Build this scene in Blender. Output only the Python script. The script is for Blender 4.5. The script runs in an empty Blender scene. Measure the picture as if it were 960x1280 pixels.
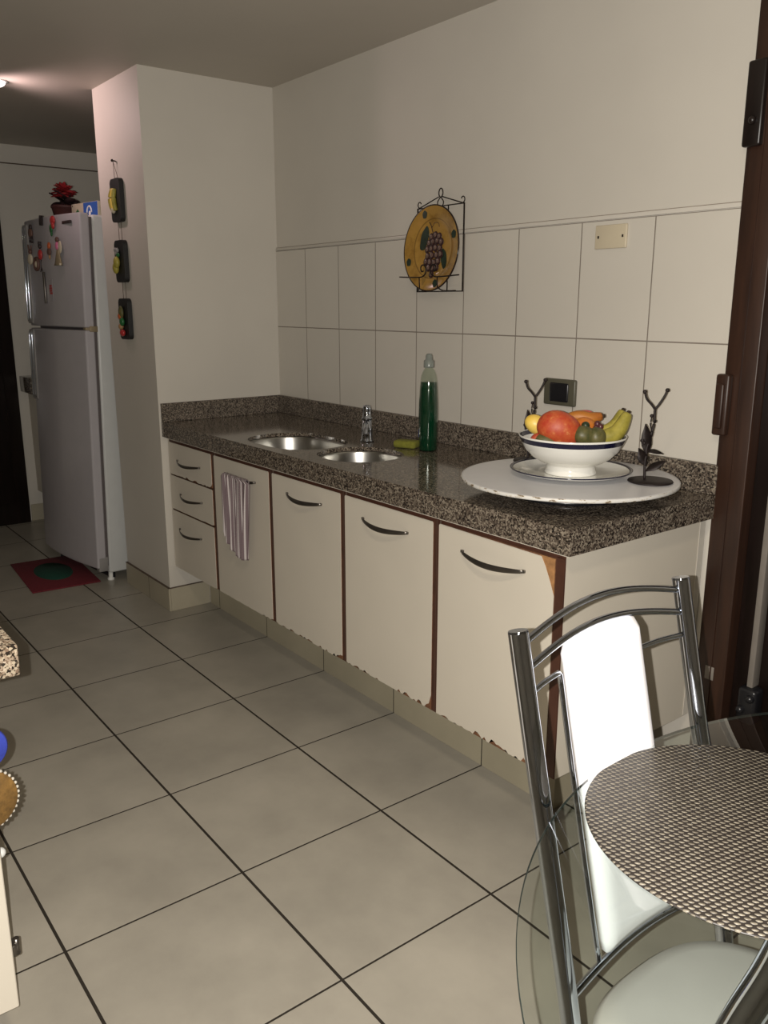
import bpy, bmesh, math, random
from mathutils import Vector, Matrix
S = bpy.context.scene
COL = S.collection
PI = math.pi
rnd = random.Random(7)

# ------------------------------------------------------------------ materials
def nt(name):
    m = bpy.data.materials.new(name); m.use_nodes = True
    t = m.node_tree; b = t.nodes['Principled BSDF']
    return m, t, b
def N(t, typ, **kw):
    n = t.nodes.new(typ)
    for k, v in kw.items():
        if k in n.inputs: n.inputs[k].default_value = v
        else: setattr(n, k, v)
    return n
def L(t, a, b): t.links.new(a, b)
def mth(t, op, a, b=None, c=None):
    n = t.nodes.new('ShaderNodeMath'); n.operation = op
    for i, v in enumerate((a, b, c)):
        if v is None: continue
        if isinstance(v, (int, float)): n.inputs[i].default_value = v
        else: t.links.new(v, n.inputs[i])
    return n.outputs[0]
def mix(t, fac, a, b):
    n = t.nodes.new('ShaderNodeMix'); n.data_type = 'RGBA'
    for i, v in ((0, fac), (6, a), (7, b)):
        if isinstance(v, (int, float)): n.inputs[i].default_value = v
        elif isinstance(v, tuple): n.inputs[i].default_value = v if len(v) == 4 else v + (1,)
        else: t.links.new(v, n.inputs[i])
    return n.outputs[2]
def ramp(t, fac, stops, interp='LINEAR'):
    n = t.nodes.new('ShaderNodeValToRGB'); n.color_ramp.interpolation = interp
    e = n.color_ramp.elements
    while len(e) < len(stops): e.new(0.5)
    for el, (p, c) in zip(e, stops): el.position = p; el.color = tuple(c) + (1,)
    t.links.new(fac, n.inputs[0]); return n.outputs[0]
def objco(t, scale=(1, 1, 1), rot=(0, 0, 0)):
    tc = t.nodes.new('ShaderNodeTexCoord'); mp = t.nodes.new('ShaderNodeMapping')
    mp.inputs['Scale'].default_value = scale; mp.inputs['Rotation'].default_value = rot
    t.links.new(tc.outputs['Object'], mp.inputs[0]); return mp.outputs[0]
def noise(t, co, scale, detail=3, rough=.5):
    n = N(t, 'ShaderNodeTexNoise', Scale=scale, Detail=detail, Roughness=rough)
    t.links.new(co, n.inputs['Vector']); return n.outputs['Fac']
def bump(t, b, h, strength, dist=.001):
    n = N(t, 'ShaderNodeBump', Strength=strength, Distance=dist)
    t.links.new(h, n.inputs['Height']); t.links.new(n.outputs[0], b.inputs['Normal'])
def srgb(r, g, b):
    f = lambda c: (c/255/12.92) if c/255 <= .04045 else ((c/255+.055)/1.055)**2.4
    return (f(r), f(g), f(b))
def plain(name, col, rough=.5, metal=0, var=.08, vs=20, bmp=0, bs=60, coat=0, spec=None):
    m, t, b = nt(name); co = objco(t)
    f = noise(t, co, vs)
    c1 = tuple(max(0, c*(1-var)) for c in col); c2 = tuple(min(1, c*(1+var)) for c in col)
    L(t, ramp(t, f, [(.3, c1), (.7, c2)]), b.inputs['Base Color'])
    b.inputs['Roughness'].default_value = rough; b.inputs['Metallic'].default_value = metal
    if coat: b.inputs['Coat Weight'].default_value = coat; b.inputs['Coat Roughness'].default_value = .05
    if spec is not None: b.inputs['Specular IOR Level'].default_value = spec
    if bmp: bump(t, b, noise(t, co, bs, 4), bmp, .002)
    return m

def grid_mat(name, ax, org, size, gw, tile, grout, rough, var=.04, cloud=.06, cs=3, bev=.3):
    """tiles laid on a plane; ax: the two axes of the plane, org/size the joints"""
    m, t, b = nt(name)
    tc = t.nodes.new('ShaderNodeTexCoord'); sp = t.nodes.new('ShaderNodeSeparateXYZ')
    L(t, tc.outputs['Object'], sp.inputs[0])
    ds, cells = [], []
    gws = gw if isinstance(gw, tuple) else (gw, gw); gw = gws[0]
    for a, o, s, g_ in zip(ax, org, size, gws):
        v = mth(t, 'DIVIDE', mth(t, 'SUBTRACT', sp.outputs[a], o), s)
        cells.append(mth(t, 'FLOOR', v))
        fr = mth(t, 'FRACT', v)
        ds.append(mth(t, 'MULTIPLY', mth(t, 'MINIMUM', fr, mth(t, 'SUBTRACT', 1.0, fr)), s*gw/g_))
    d = mth(t, 'MINIMUM', ds[0], ds[1])
    g = mth(t, 'LESS_THAN', d, gw)
    cb = t.nodes.new('ShaderNodeCombineXYZ'); L(t, cells[0], cb.inputs[0]); L(t, cells[1], cb.inputs[1])
    wn = t.nodes.new('ShaderNodeTexWhiteNoise'); L(t, cb.outputs[0], wn.inputs['Vector'])
    co = objco(t)
    f = noise(t, co, cs, 6, .6)
    f2 = mth(t, 'ADD', .5, mth(t, 'ADD', mth(t, 'MULTIPLY', mth(t, 'SUBTRACT', f, .5), cloud*30), mth(t, 'MULTIPLY', mth(t, 'SUBTRACT', wn.outputs['Value'], .5), var*4)))
    lo = tuple(c*(1-.14) for c in tile); hi = tuple(min(1, c*(1+.12)) for c in tile)
    base = ramp(t, f2, [(0, lo), (1, hi)])
    L(t, mix(t, g, base, grout), b.inputs['Base Color'])
    L(t, mth(t, 'ADD', mth(t, 'MULTIPLY', g, .85-rough), rough), b.inputs['Roughness'])
    h = mth(t, 'MINIMUM', mth(t, 'DIVIDE', d, gw*2), 1.0)
    bump(t, b, mth(t, 'ADD', h, mth(t, 'MULTIPLY', f, .15)), bev, .0015)
    return m

def granite(name, cols, scale=170, rough=.12):
    m, t, b = nt(name); co = objco(t)
    v = N(t, 'ShaderNodeTexVoronoi', Scale=scale); L(t, co, v.inputs['Vector'])
    s = t.nodes.new('ShaderNodeSeparateColor'); L(t, v.outputs['Color'], s.inputs[0])
    n1 = noise(t, co, scale*.35, 3)
    f = mth(t, 'ADD', mth(t, 'MULTIPLY', s.outputs[0], .75), mth(t, 'MULTIPLY', n1, .3))
    L(t, ramp(t, f, cols, 'CONSTANT'), b.inputs['Base Color'])
    b.inputs['Roughness'].default_value = rough
    return m

M = {}
M['paint'] = plain('wall_paint', (.60, .565, .50), .55, var=.03, vs=2.5, bmp=.15, bs=25)
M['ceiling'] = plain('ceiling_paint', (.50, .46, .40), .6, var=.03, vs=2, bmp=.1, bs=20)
M['floor'] = grid_mat('floor_tiles', (0, 1), (.1114, -.8319), (.4475, .4475), (.0025, .0036), (.365, .338, .285), (.018, .013, .008), .34, cs=3.5, cloud=.085, var=.05)
M['tile'] = grid_mat('wall_tiles', (0, 2), (-.008, 1.3113), (.2628, .3475), .0020, (.60, .565, .50), (.22, .19, .16), .22, var=.02, cloud=.02, cs=1.5)
M['shadow_line'] = plain('painted_shadow_line', (.26, .22, .18), .8)  # dark tone for the shadow line painted above the tile border
M['tile_plain'] = plain('tile_border', (.58, .545, .485), .3, var=.02)
M['plinth_tile'] = grid_mat('plinth_tiles', (0, 2), (.1114, -.3), (.4475, .43), .002, (.40, .36, .26), (.02, .016, .01), .4)
M['skirting_tile'] = grid_mat('skirting_tiles', (0, 2), (.1114-.4475*.5-.12, -.3), (.4475, .43), .002, (.40, .36, .27), (.03, .025, .015), .4)
GR = [(0, (.016, .013, .011)), (.28, (.055, .042, .033)), (.42, (.13, .103, .080)), (.56, (.215, .18, .14)), (.68, (.085, .067, .052)), (.80, (.27, .23, .18))]
M['granite_back'] = granite('brown_granite_satin', GR, 250, .4)
M['granite'] = granite('brown_granite', GR, 250, .10)
GL = [(0, (.02, .016, .012)), (.34, (.08, .06, .04)), (.46, (.26, .20, .145)), (.62, (.36, .30, .22)), (.78, (.16, .11, .075)), (.86, (.42, .35, .27))]
M['granite_lit'] = granite('granite_flash_lit', GL, 270, .15)  # lighter copy of the brown granite, nearby flash put into the colour
M['laminate'] = plain('cream_laminate', (.64, .59, .50), .42, var=.03, vs=3, bmp=.03)
M['board'] = plain('raw_board_brown', (.17, .075, .035), .8, var=.4, vs=60, bmp=.4, bs=200)
M['board_light'] = plain('raw_board_tan', (.34, .17, .065), .8, var=.25, vs=60, bmp=.3, bs=150)
M['edge_brown'] = plain('red_brown_edging', (.065, .026, .016), .45, var=.25, vs=12)
M['dark_gap'] = plain('cabinet_inside', (.10, .07, .05), .8)
M['pewter'] = plain('pewter_handle', (.16, .145, .13), .32, .9, var=.15)
M['chrome'] = plain('chrome', (.54, .58, .66), .07, 1, var=.05, vs=8)
M['steel'] = plain('brushed_steel', (.50, .49, .46), .28, 1, var=.06, vs=40)
M['black_metal'] = plain('black_iron', (.022, .016, .013), .45, .6, var=.3, vs=60, bmp=.3, bs=150)
M['brown_metal'] = plain('bronzed_iron', (.016, .010, .009), .55, .3, var=.4, vs=90, bmp=.3, bs=150)
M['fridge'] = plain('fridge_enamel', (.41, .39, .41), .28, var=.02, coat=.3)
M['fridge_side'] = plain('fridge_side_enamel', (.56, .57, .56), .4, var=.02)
M['gasket'] = plain('grey_gasket', (.10, .085, .085), .7)
M['grey_plastic'] = plain('grey_plastic', (.25, .24, .23), .5)
M['dark_wood'] = None
def wood(name, c1, c2, rough=.4):
    m, t, b = nt(name); co = objco(t, (14, 14, 1.2))
    f = noise(t, co, 3, 6, .6)
    L(t, ramp(t, f, [(.3, c1), (.7, c2)]), b.inputs['Base Color'])
    b.inputs['Roughness'].default_value = rough; bump(t, b, f, .15, .001); return m
M['dark_wood'] = wood('dark_stained_wood', (.020, .009, .006), (.042, .018, .010), .42)
M['black_wood'] = wood('black_stained_wood', (.006, .004, .003), (.013, .007, .006), .35)
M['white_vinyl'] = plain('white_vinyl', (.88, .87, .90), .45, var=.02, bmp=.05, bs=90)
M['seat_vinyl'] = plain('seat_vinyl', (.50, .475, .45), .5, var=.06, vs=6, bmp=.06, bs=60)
M['porcelain'] = plain('white_porcelain', (.80, .79, .74), .12, var=.01, coat=.4)
M['navy'] = plain('navy_glaze', (.008, .008, .03), .15)
M['white_paint'] = plain('white_gloss_paint', (.66, .66, .68), .28, var=.02)
M['sponge'] = plain('green_sponge', (.17, .17, .02), .95, var=.2, vs=80, bmp=.8, bs=150)
M['switch_cream'] = plain('cream_plastic', (.56, .49, .36), .4, var=.02)
M['olive'] = plain('olive_plastic', (.085, .080, .055), .4)
M['black'] = plain('black_plastic', (.010, .010, .012), .3)
M['rug'] = plain('red_rug_pile', (.14, .012, .020), .95, var=.25, vs=120, bmp=.6, bs=250)
M['rug_green'] = plain('green_rug_pile', (.006, .055, .035), .95, var=.2, vs=120, bmp=.6, bs=250)
M['plaque'] = plain('black_lacquer', (.006, .006, .006), .55, var=.2)
M['white_scuff'] = plain('grey_scuff', (.18, .16, .14), .7)
def fruitm(name, c1, c2, scale=8, rough=.4, c3=None):
    m, t, b = nt(name); co = objco(t)
    f = noise(t, co, scale, 6, .65)
    st = [(.35, c1), (.6, c2)] + ([(.72, c3)] if c3 else [])
    L(t, ramp(t, f, st), b.inputs['Base Color']); b.inputs['Roughness'].default_value = rough
    bump(t, b, noise(t, co, 120, 3), .15, .001); return m
M['mango_red'] = fruitm('red_orange_skin', (.44, .045, .018), (.52, .10, .03), 60, .5, (.66, .26, .09))
M['yellow_fruit'] = fruitm('yellow_skin', (.78, .50, .06), (.85, .62, .14), 12)
M['orange_fruit'] = fruitm('orange_skin', (.60, .22, .03), (.55, .14, .02), 14, .45, (.30, .08, .02))
M['green_fruit'] = fruitm('green_skin', (.06, .065, .02), (.13, .115, .04), 45, .45, (.20, .12, .05))
M['banana'] = fruitm('green_yellow_peel', (.25, .215, .03), (.40, .34, .06), 30, .5)
M['banana_over'] = fruitm('overripe_banana_peel', (.45, .17, .02), (.38, .12, .02), 20, .5, (.05, .02, .01))
M['apple'] = fruitm('red_apple_skin', (.45, .03, .02), (.55, .12, .06), 30, .35, (.65, .35, .2))
M['grape'] = fruitm('purple_grape_skin', (.05, .012, .015), (.10, .03, .035), 30, .3)
M['dark_tip'] = plain('dark_stem', (.03, .018, .01), .8)
M['pink_fruit'] = fruitm('pink_red_skin', (.55, .05, .05), (.65, .12, .10), 18)
M['terracotta'] = plain('brown_red_pot', (.07, .02, .018), .6, var=.3)
M['red_leaf'] = plain('red_bract', (.28, .010, .014), .7, var=.3, vs=80)
M['dark_leaf'] = plain('dark_foliage', (.03, .010, .012), .7, var=.4, vs=80)
M['blue'] = plain('bright_blue_cloth', (.03, .05, .36), .8, bmp=.4, bs=150)
M['wicker'] = plain('brown_quilted_cloth', (.17, .09, .02), .8, var=.3, vs=90, bmp=.5, bs=150)
M['thread'] = plain('white_thread', (.45, .42, .36), .8)
M['string'] = plain('brown_string', (.09, .06, .04), .9)
M['c_red'] = plain('red_enamel', (.40, .03, .03), .35)
M['c_green'] = plain('green_enamel', (.02, .12, .035), .35)
M['c_dark'] = plain('dark_enamel', (.03, .02, .02), .4)
M['c_brown'] = plain('brown_enamel', (.12, .06, .045), .5)
M['c_cream'] = plain('cream_enamel', (.55, .48, .36), .5)
M['c_pink'] = plain('pink_enamel', (.60, .16, .30), .4)
M['c_gold'] = plain('dull_gold', (.30, .24, .15), .45, .3)
M['c_blue'] = plain('blue_print', (.03, .10, .38), .5)
M['c_white'] = plain('white_print', (.75, .75, .72), .5)
M['c_tan'] = plain('tan_enamel', (.35, .20, .09), .5)
M['c_orange'] = plain('orange_enamel', (.45, .10, .03), .4)

def glassy(name, tint, ior=1.5, rough=0.0, trans=None):
    """thin pane: straight-through transmission tinted, with a Fresnel mirror"""
    m = bpy.data.materials.new(name); m.use_nodes = True; t = m.node_tree
    for n in list(t.nodes):
        if n.type != 'OUTPUT_MATERIAL': t.nodes.remove(n)
    out = [n for n in t.nodes if n.type == 'OUTPUT_MATERIAL'][0]
    tr = t.nodes.new('ShaderNodeBsdfTransparent'); tr.inputs[0].default_value = tint + (1,)
    gl = t.nodes.new('ShaderNodeBsdfGlossy'); gl.inputs['Roughness'].default_value = rough
    fr = t.nodes.new('ShaderNodeFresnel'); fr.inputs[0].default_value = ior
    geo = t.nodes.new('ShaderNodeNewGeometry')
    f = mth(t, 'MULTIPLY', fr.outputs[0], mth(t, 'SUBTRACT', 1.0, geo.outputs['Backfacing']))
    mx = t.nodes.new('ShaderNodeMixShader'); L(t, f, mx.inputs[0])
    L(t, tr.outputs[0], mx.inputs[1]); L(t, gl.outputs[0], mx.inputs[2]); L(t, mx.outputs[0], out.inputs[0])
    return m
M['glass'] = glassy('clear_glass', (.89, .915, .90))
M['glass_edge'] = plain('glass_edge_green', (.018, .025, .023), .15)
M['bottle_clear'] = glassy('clear_plastic', (.86, .90, .86), 1.45, .05)
M['soap'] = plain('green_soap', (.002, .034, .015), .12, var=.1, coat=.6)

def weave_mat():
    m, t, b = nt('woven_vinyl'); co = objco(t, rot=(0, 0, math.radians(0)))
    sp = t.nodes.new('ShaderNodeSeparateXYZ'); L(t, co, sp.inputs[0])
    u = mth(t, 'DIVIDE', sp.outputs[0], .0118); v = mth(t, 'DIVIDE', sp.outputs[1], .0054)
    row = mth(t, 'FLOOR', v); off = mth(t, 'MULTIPLY', mth(t, 'MODULO', mth(t, 'ABSOLUTE', row), 2.0), .5)
    fu = mth(t, 'SUBTRACT', mth(t, 'FRACT', mth(t, 'ADD', u, off)), .5)
    fv = mth(t, 'SUBTRACT', mth(t, 'FRACT', v), .5)
    du = mth(t, 'DIVIDE', fu, .345); dv = mth(t, 'DIVIDE', fv, .42)
    d = mth(t, 'ADD', mth(t, 'MULTIPLY', du, du), mth(t, 'MULTIPLY', dv, dv))
    h = mth(t, 'MAXIMUM', mth(t, 'SUBTRACT', 1.0, d), 0.0)
    n = noise(t, co, 130, 3)
    lo = ramp(t, n, [(.35, (.12, .103, .08)), (.65, (.23, .205, .16))])
    L(t, mix(t, mth(t, 'MINIMUM', mth(t, 'MULTIPLY', h, 3.0), 1.0), (.018, .014, .012, 1), lo), b.inputs['Base Color'])
    b.inputs['Roughness'].default_value = .45; bump(t, b, h, .9, .0012)
    return m
M['weave'] = weave_mat()

def stripe_mat():
    m, t, b = nt('striped_towel_cloth')
    uv = t.nodes.new('ShaderNodeUVMap'); sp = t.nodes.new('ShaderNodeSeparateXYZ'); L(t, uv.outputs[0], sp.inputs[0])
    s = mth(t, 'LESS_THAN', mth(t, 'FRACT', mth(t, 'MULTIPLY', sp.outputs[0], 21.0)), .30)
    L(t, mix(t, s, (.19, .14, .15, 1), (.60, .55, .54, 1)), b.inputs['Base Color'])
    b.inputs['Roughness'].default_value = .95; bump(t, b, noise(t, objco(t), 300, 2), .4, .001)
    return m
M['towel'] = stripe_mat()

def ceramic_plate_mat():
    m, t, b = nt('ochre_glazed_ceramic'); co = objco(t)
    f = noise(t, co, 14, 5, .6)
    c = ramp(t, f, [(.30, (.20, .10, .02)), (.5, (.36, .205, .045)), (.7, (.42, .23, .06))])
    n2 = noise(t, objco(t, (1.3, 1, 1)), 7, 3)
    g = mth(t, 'GREATER_THAN', n2, .62)
    sp = t.nodes.new('ShaderNodeSeparateXYZ'); L(t, co, sp.inputs[0])
    r = mth(t, 'SQRT', mth(t, 'ADD', mth(t, 'MULTIPLY', sp.outputs[0], sp.outputs[0]), mth(t, 'MULTIPLY', sp.outputs[2], sp.outputs[2])))
    edge = mth(t, 'GREATER_THAN', r, .1475)
    ring = mth(t, 'LESS_THAN', mth(t, 'ABSOLUTE', mth(t, 'SUBTRACT', r, .105)), .0016)
    c = mix(t, mth(t, 'MULTIPLY', g, .35), c, (.04, .045, .02, 1))
    c = mix(t, mth(t, 'MULTIPLY', ring, .6), c, (.10, .05, .015, 1))
    c = mix(t, edge, c, (.02, .012, .01, 1))
    L(t, c, b.inputs['Base Color']); b.inputs['Roughness'].default_value = .18
    return m
M['ochre'] = ceramic_plate_mat()
M['grape_line'] = plain('dark_grape_outline', (.035, .015, .015), .25)
M['grape_fill'] = plain('grape_fill', (.15, .095, .075), .2, var=.3, vs=60)
M['teal_leaf'] = plain('dark_teal_leaf', (.020, .035, .022), .25, var=.3)

# ------------------------------------------------------------------ mesh builder
class MB:
    def __init__(s): s.bm = bmesh.new(); s.mi = 0; s.smooth_faces = []
    def mat(s, i): s.mi = i; return s
    def _fin(s, faces, smooth=False):
        for f in faces: f.material_index = s.mi; f.smooth = smooth
    def box(s, x0, x1, y0, y1, z0, z1, bev=0, seg=2):
        b = bmesh.new()
        vs = [b.verts.new((x, y, z)) for x in (x0, x1) for y in (y0, y1) for z in (z0, z1)]
        for q in ((0, 1, 3, 2), (4, 6, 7, 5), (0, 4, 5, 1), (2, 3, 7, 6), (0, 2, 6, 4), (1, 5, 7, 3)): b.faces.new([vs[i] for i in q])
        bmesh.ops.recalc_face_normals(b, faces=b.faces)
        if bev: bmesh.ops.bevel(b, geom=list(b.edges), offset=bev, segments=seg, affect='EDGES', profile=.5)
        s._merge(b, bev > 0 and seg > 1); return s
    def _merge(s, b, smooth=False, mi=None):
        mp = {}
        for v in b.verts: mp[v] = s.bm.verts.new(v.co)
        for f in b.faces:
            try: nf = s.bm.faces.new([mp[v] for v in f.verts])
            except ValueError: continue
            nf.material_index = s.mi; nf.smooth = smooth
        b.free()
    def poly(s, pts, d, cap=True):
        """closed planar outline pts (list of Vector) extruded by vector d"""
        b = bmesh.new(); d = Vector(d)
        a = [b.verts.new(p) for p in pts]; c = [b.verts.new(Vector(p)+d) for p in pts]
        n = len(a)
        es = []
        f1 = b.faces.new(a); f2 = b.faces.new(c[::-1])
        for i in range(n): b.faces.new((a[i], c[i], c[(i+1) % n], a[(i+1) % n]))
        bmesh.ops.triangulate(b, faces=[f1, f2])
        bmesh.ops.recalc_face_normals(b, faces=b.faces)
        s._merge(b); return s
    def tube(s, path, r, seg=12, up=(0, 0, 1), ratio=1.0, cap=True, closed=False, radii=None):
        pts = [Vector(p) for p in path]; n = len(pts); up = Vector(up).normalized(); rings = []
        for i, p in enumerate(pts):
            if closed: tg = (pts[(i+1) % n]-pts[i-1])
            else: tg = (pts[min(i+1, n-1)]-pts[max(i-1, 0)])
            tg.normalize()
            a = up - tg*up.dot(tg)
            if a.length < .05: a = Vector((1, 0, 0)) - tg*tg.x if abs(tg.x) < .9 else Vector((0, 1, 0)) - tg*tg.y
            a.normalize(); bb = tg.cross(a)
            rr = radii[i] if radii else r
            rings.append([s.bm.verts.new(p + a*(rr*math.cos(2*PI*k/seg)) + bb*(rr*ratio*math.sin(2*PI*k/seg))) for k in range(seg)])
        fs = []
        for i in range(n if closed else n-1):
            A, B = rings[i], rings[(i+1) % n]
            for k in range(seg): fs.append(s.bm.faces.new((A[k], A[(k+1) % seg], B[(k+1) % seg], B[k])))
        s._fin(fs, True)
        if cap and not closed:
            s._fin([s.bm.faces.new(rings[0][::-1]), s.bm.faces.new(rings[-1])])
        return s
    def lathe(s, prof, c=(0, 0, 0), seg=48, mats=None, sx=1, sy=1):
        """prof: list of (r, z) about a vertical axis through c"""
        rings = []
        for r, z in prof:
            if r < 1e-6: rings.append([s.bm.verts.new((c[0], c[1], c[2]+z))])
            else: rings.append([s.bm.verts.new((c[0]+r*sx*math.cos(2*PI*k/seg), c[1]+r*sy*math.sin(2*PI*k/seg), c[2]+z)) for k in range(seg)])
        for i in range(len(rings)-1):
            A, B = rings[i], rings[i+1]; fs = []
            for k in range(seg):
                k2 = (k+1) % seg
                q = [A[0] if len(A) == 1 else A[k], A[0] if len(A) == 1 else A[k2], B[0] if len(B) == 1 else B[k2], B[0] if len(B) == 1 else B[k]]
                u = []
                for v in q:
                    if v not in u: u.append(v)
                if len(u) > 2: fs.append(s.bm.faces.new(u))
            s._fin(fs, True)
            if mats:
                for f in fs: f.material_index = mats[i]
        return s
    def ball(s, c, rx, ry=None, rz=None, seg=20, rot=None, wob=0):
        ry = rx if ry is None else ry; rz = rx if rz is None else rz
        b = bmesh.new(); bmesh.ops.create_uvsphere(b, u_segments=seg, v_segments=max(8, seg*2//3), radius=1)
        for v in b.verts:
            p = Vector((v.co.x*rx, v.co.y*ry, v.co.z*rz))
            if wob: p *= 1+wob*math.sin(3*v.co.x+2*v.co.y)*math.cos(2*v.co.z+1)
            if rot: p.rotate(rot)
            v.co = p+Vector(c)
        s._merge(b, True); return s
    def build(s, name, mats, parent=None, loc=None, sub=0, fixn=True, autosm=None):
        if fixn: bmesh.ops.recalc_face_normals(s.bm, faces=s.bm.faces)
        me = bpy.data.meshes.new(name); s.bm.to_mesh(me); s.bm.free()
        for m in (mats if isinstance(mats, (list, tuple)) else [mats]): me.materials.append(M[m] if isinstance(m, str) else m)
        o = bpy.data.objects.new(name, me); COL.objects.link(o)
        if loc is not None:
            me.transform(Matrix.Translation(-Vector(loc))); o.location = loc
        if parent: o.parent = parent
        if sub:
            md = o.modifiers.new('sub', 'SUBSURF'); md.levels = sub; md.render_levels = sub
        if autosm:
            md = o.modifiers.new('wn', 'WEIGHTED_NORMAL')
        return o
def tag(o, label, cat, group=None):
    o['label'] = label; o['category'] = cat
    if group: o['group'] = group
    return o
def thing(name, label, cat, loc=(0, 0, 0), rot=(0, 0, 0), group=None):
    o = bpy.data.objects.new(name, None); COL.objects.link(o); o.location = loc; o.rotation_euler = rot
    o.empty_display_size = .05
    return tag(o, label, cat, group)
def struct(o): o['kind'] = 'structure'; return o
def smooth_path(pts, n=8):
    P = [Vector(p) for p in pts]; P = [P[0]*2-P[1]]+P+[P[-1]*2-P[-2]]; out = []
    for i in range(1, len(P)-2):
        a, b, c, d = P[i-1:i+3]
        for k in range(n):
            t = k/n; out.append(.5*((2*b)+(-a+c)*t+(2*a-5*b+4*c-d)*t*t+(-a+3*b-3*c+d)*t**3))
    out.append(P[-2]); return out

# ------------------------------------------------------------------ the room
H = 2.3685
struct(MB().box(-2.3, 5.6, -3.6, .9, -.08, 0).build('floor', 'floor'))
struct(MB().box(-2.3, 5.6, -3.6, .9, H, H+.08).build('ceiling', 'ceiling'))
struct(MB().box(-.53, 2.357, .006, .14, 0, H).build('wall_back', 'paint'))
struct(MB().box(3.35, 5.6, .006, .14, 0, H).build('wall_back_right', 'paint'))
struct(MB().box(2.357, 3.35, .006, .14, 2.15, H).build('wall_over_door', 'paint'))
struct(MB().box(0, 2.357, 0, .006, .90, 1.6588).build('wall_tile_band', 'tile'))
struct(MB().box(.0, 2.357, -.0005, .008, 1.6610, 1.673, .001, 2).build('trim_1', 'tile_plain'))
struct(MB().box(.0, 2.357, .003, .0075, 1.6725, 1.6752).build('trim_shadow_line', 'shadow_line'))  # thin dark strip standing in for the shadow over the border
struct(MB().box(-.53, 0, -.631, .14, 0, H).build('wall_column', 'paint'))
struct(MB().box(-2.3, -2.2, -3.6, .9, 0, H).build('wall_far', 'paint'))
struct(MB().box(-2.2, -.53, .8, .9, 0, H).build('wall_alcove', 'paint'))
struct(MB().box(-.53, -.43, .14, .9, 0, H).build('wall_alcove_side', 'paint'))
struct(MB().box(-2.3, 5.6, -3.7, -3.6, 0, H).build('wall_front', 'paint'))
struct(MB().box(5.6, 5.7, -3.6, .14, 0, H).build('wall_right', 'paint'))
struct(MB().box(-2.2, -2.185, -3.6, .8, 2.256, 2.261).build('trim_2', 'dark_gap'))
# skirtings
struct(MB().box(-.53, .008, -.641, -.631, 0, .113, .0015, 1).build('baseboard_column', 'skirting_tile'))
struct(MB().box(0, .010, -.631, -.4326, 0, .113, .0015, 1).build('baseboard_column_side', 'skirting_tile'))
struct(MB().box(-.53, .010, -.642, -.631, .113, .1155).box(0, .011, -.631, -.44, .113, .1155).build('trim_3', 'dark_gap'))
struct(MB().box(-2.2, -2.19, -.655, .8, 0, .11, .0015, 1).build('baseboard_far', 'skirting_tile'))

# far dark door in the far wall
d = MB().box(-2.198, -2.16, -1.55, -.67, 0, 2.1, .003).build('door_1', 'black_wood'); struct(d)
MB().box(-2.162, -2.15, -1.47, -.75, .15, 1.0, .004).box(-2.162, -2.15, -1.47, -.75, 1.12, 1.98, .004).build('door_panel', 'black_wood', d)

# ---- dark wooden doorway at the right end of the tiled wall
struct(MB().box(2.357, 2.447, -.014, .14, 0, 2.15, .003).box(2.400, 2.404, -.0165, -.012, 0, 2.15).build('trim_4', 'dark_wood'))
d = MB().box(2.447, 3.35, .03, .075, 0, 2.15, .002).build('door_2', 'black_wood'); struct(d)
MB().box(2.56, 3.25, .022, .032, .2, 1.0, .004).box(2.56, 3.25, .022, .032, 1.15, 2.0, .004).build('door_panel', 'black_wood', d)
MB().box(2.507, 2.524, -.004, .032, .375, 2.12, .002).build('pale_strip', 'white_scuff', d)['label'] = 'pale grey vertical strip'
MB().box(2.490, 2.545, -.02, .03, .27, .375, .01).ball((2.53, -.022, .35), .012).ball((2.505, -.022, .31), .012).build('floor_bolt', 'black', d)
MB().box(2.345, 2.385, -.036, -.012, 1.070, 1.235, .006).box(2.352, 2.376, -.046, -.034, 1.09, 1.21, .004).build('latch', 'dark_wood', d)
MB().box(2.350, 2.40, -.030, -.012, 1.80, 2.0, .006).ball((2.378, -.034, 1.86), .010).build('hinge', 'black_wood', d)
MB().box(2.385, 2.412, -.0155, -.0138, .36, .40, .0006).build('scuff', 'white_scuff', d)['label'] = 'pale scraped patch on the frame'

# ------------------------------------------------------------------ worktop with two sink holes
ZC = .900; ZU = .834
def rrect(cx, cy, hx, hy, r, n=8):
    out = []
    for sx, sy, a0 in ((1, 1, 0), (-1, 1, 90), (-1, -1, 180), (1, -1, 270)):
        for k in range(n+1):
            a = math.radians(a0+90*k/n); out.append((cx+sx*(hx-r)+r*math.cos(a), cy+sy*(hy-r)+r*math.sin(a)))
    return out
bowls = [rrect(.828, -.420, .222, .155, .145), rrect(1.225, -.405, .155, .145, .135)]
bm = bmesh.new(); loops = [[(.0005, -.622), (2.364, -.622), (2.364, -.0005), (.0005, -.0005)]]+bowls
allv = []
for lp in loops:
    vs = [bm.verts.new((x, y, ZC)) for x, y in lp]; allv.append(vs)
    for i in range(len(vs)): bm.edges.new((vs[i], vs[(i+1) % len(vs)]))
bmesh.ops.triangle_fill(bm, use_beauty=True, edges=bm.edges[:])
top = bm.faces[:]
bad = []
for f in top:
    c = f.calc_center_median()
    for lp in bowls:
        cx = sum(p[0] for p in lp)/len(lp); cy = sum(p[1] for p in lp)/len(lp)
        ins = False; j = len(lp)-1
        for i in range(len(lp)):
            if (lp[i][1] > c.y) != (lp[j][1] > c.y) and c.x < (lp[j][0]-lp[i][0])*(c.y-lp[i][1])/(lp[j][1]-lp[i][1])+lp[i][0]: ins = not ins
            j = i
        if ins: bad.append(f); break
bmesh.ops.delete(bm, geom=bad, context='FACES')
ex = bmesh.ops.extrude_face_region(bm, geom=bm.faces[:])
bmesh.ops.translate(bm, verts=[v for v in ex['geom'] if isinstance(v, bmesh.types.BMVert)], vec=(0, 0, -.014))
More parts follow.
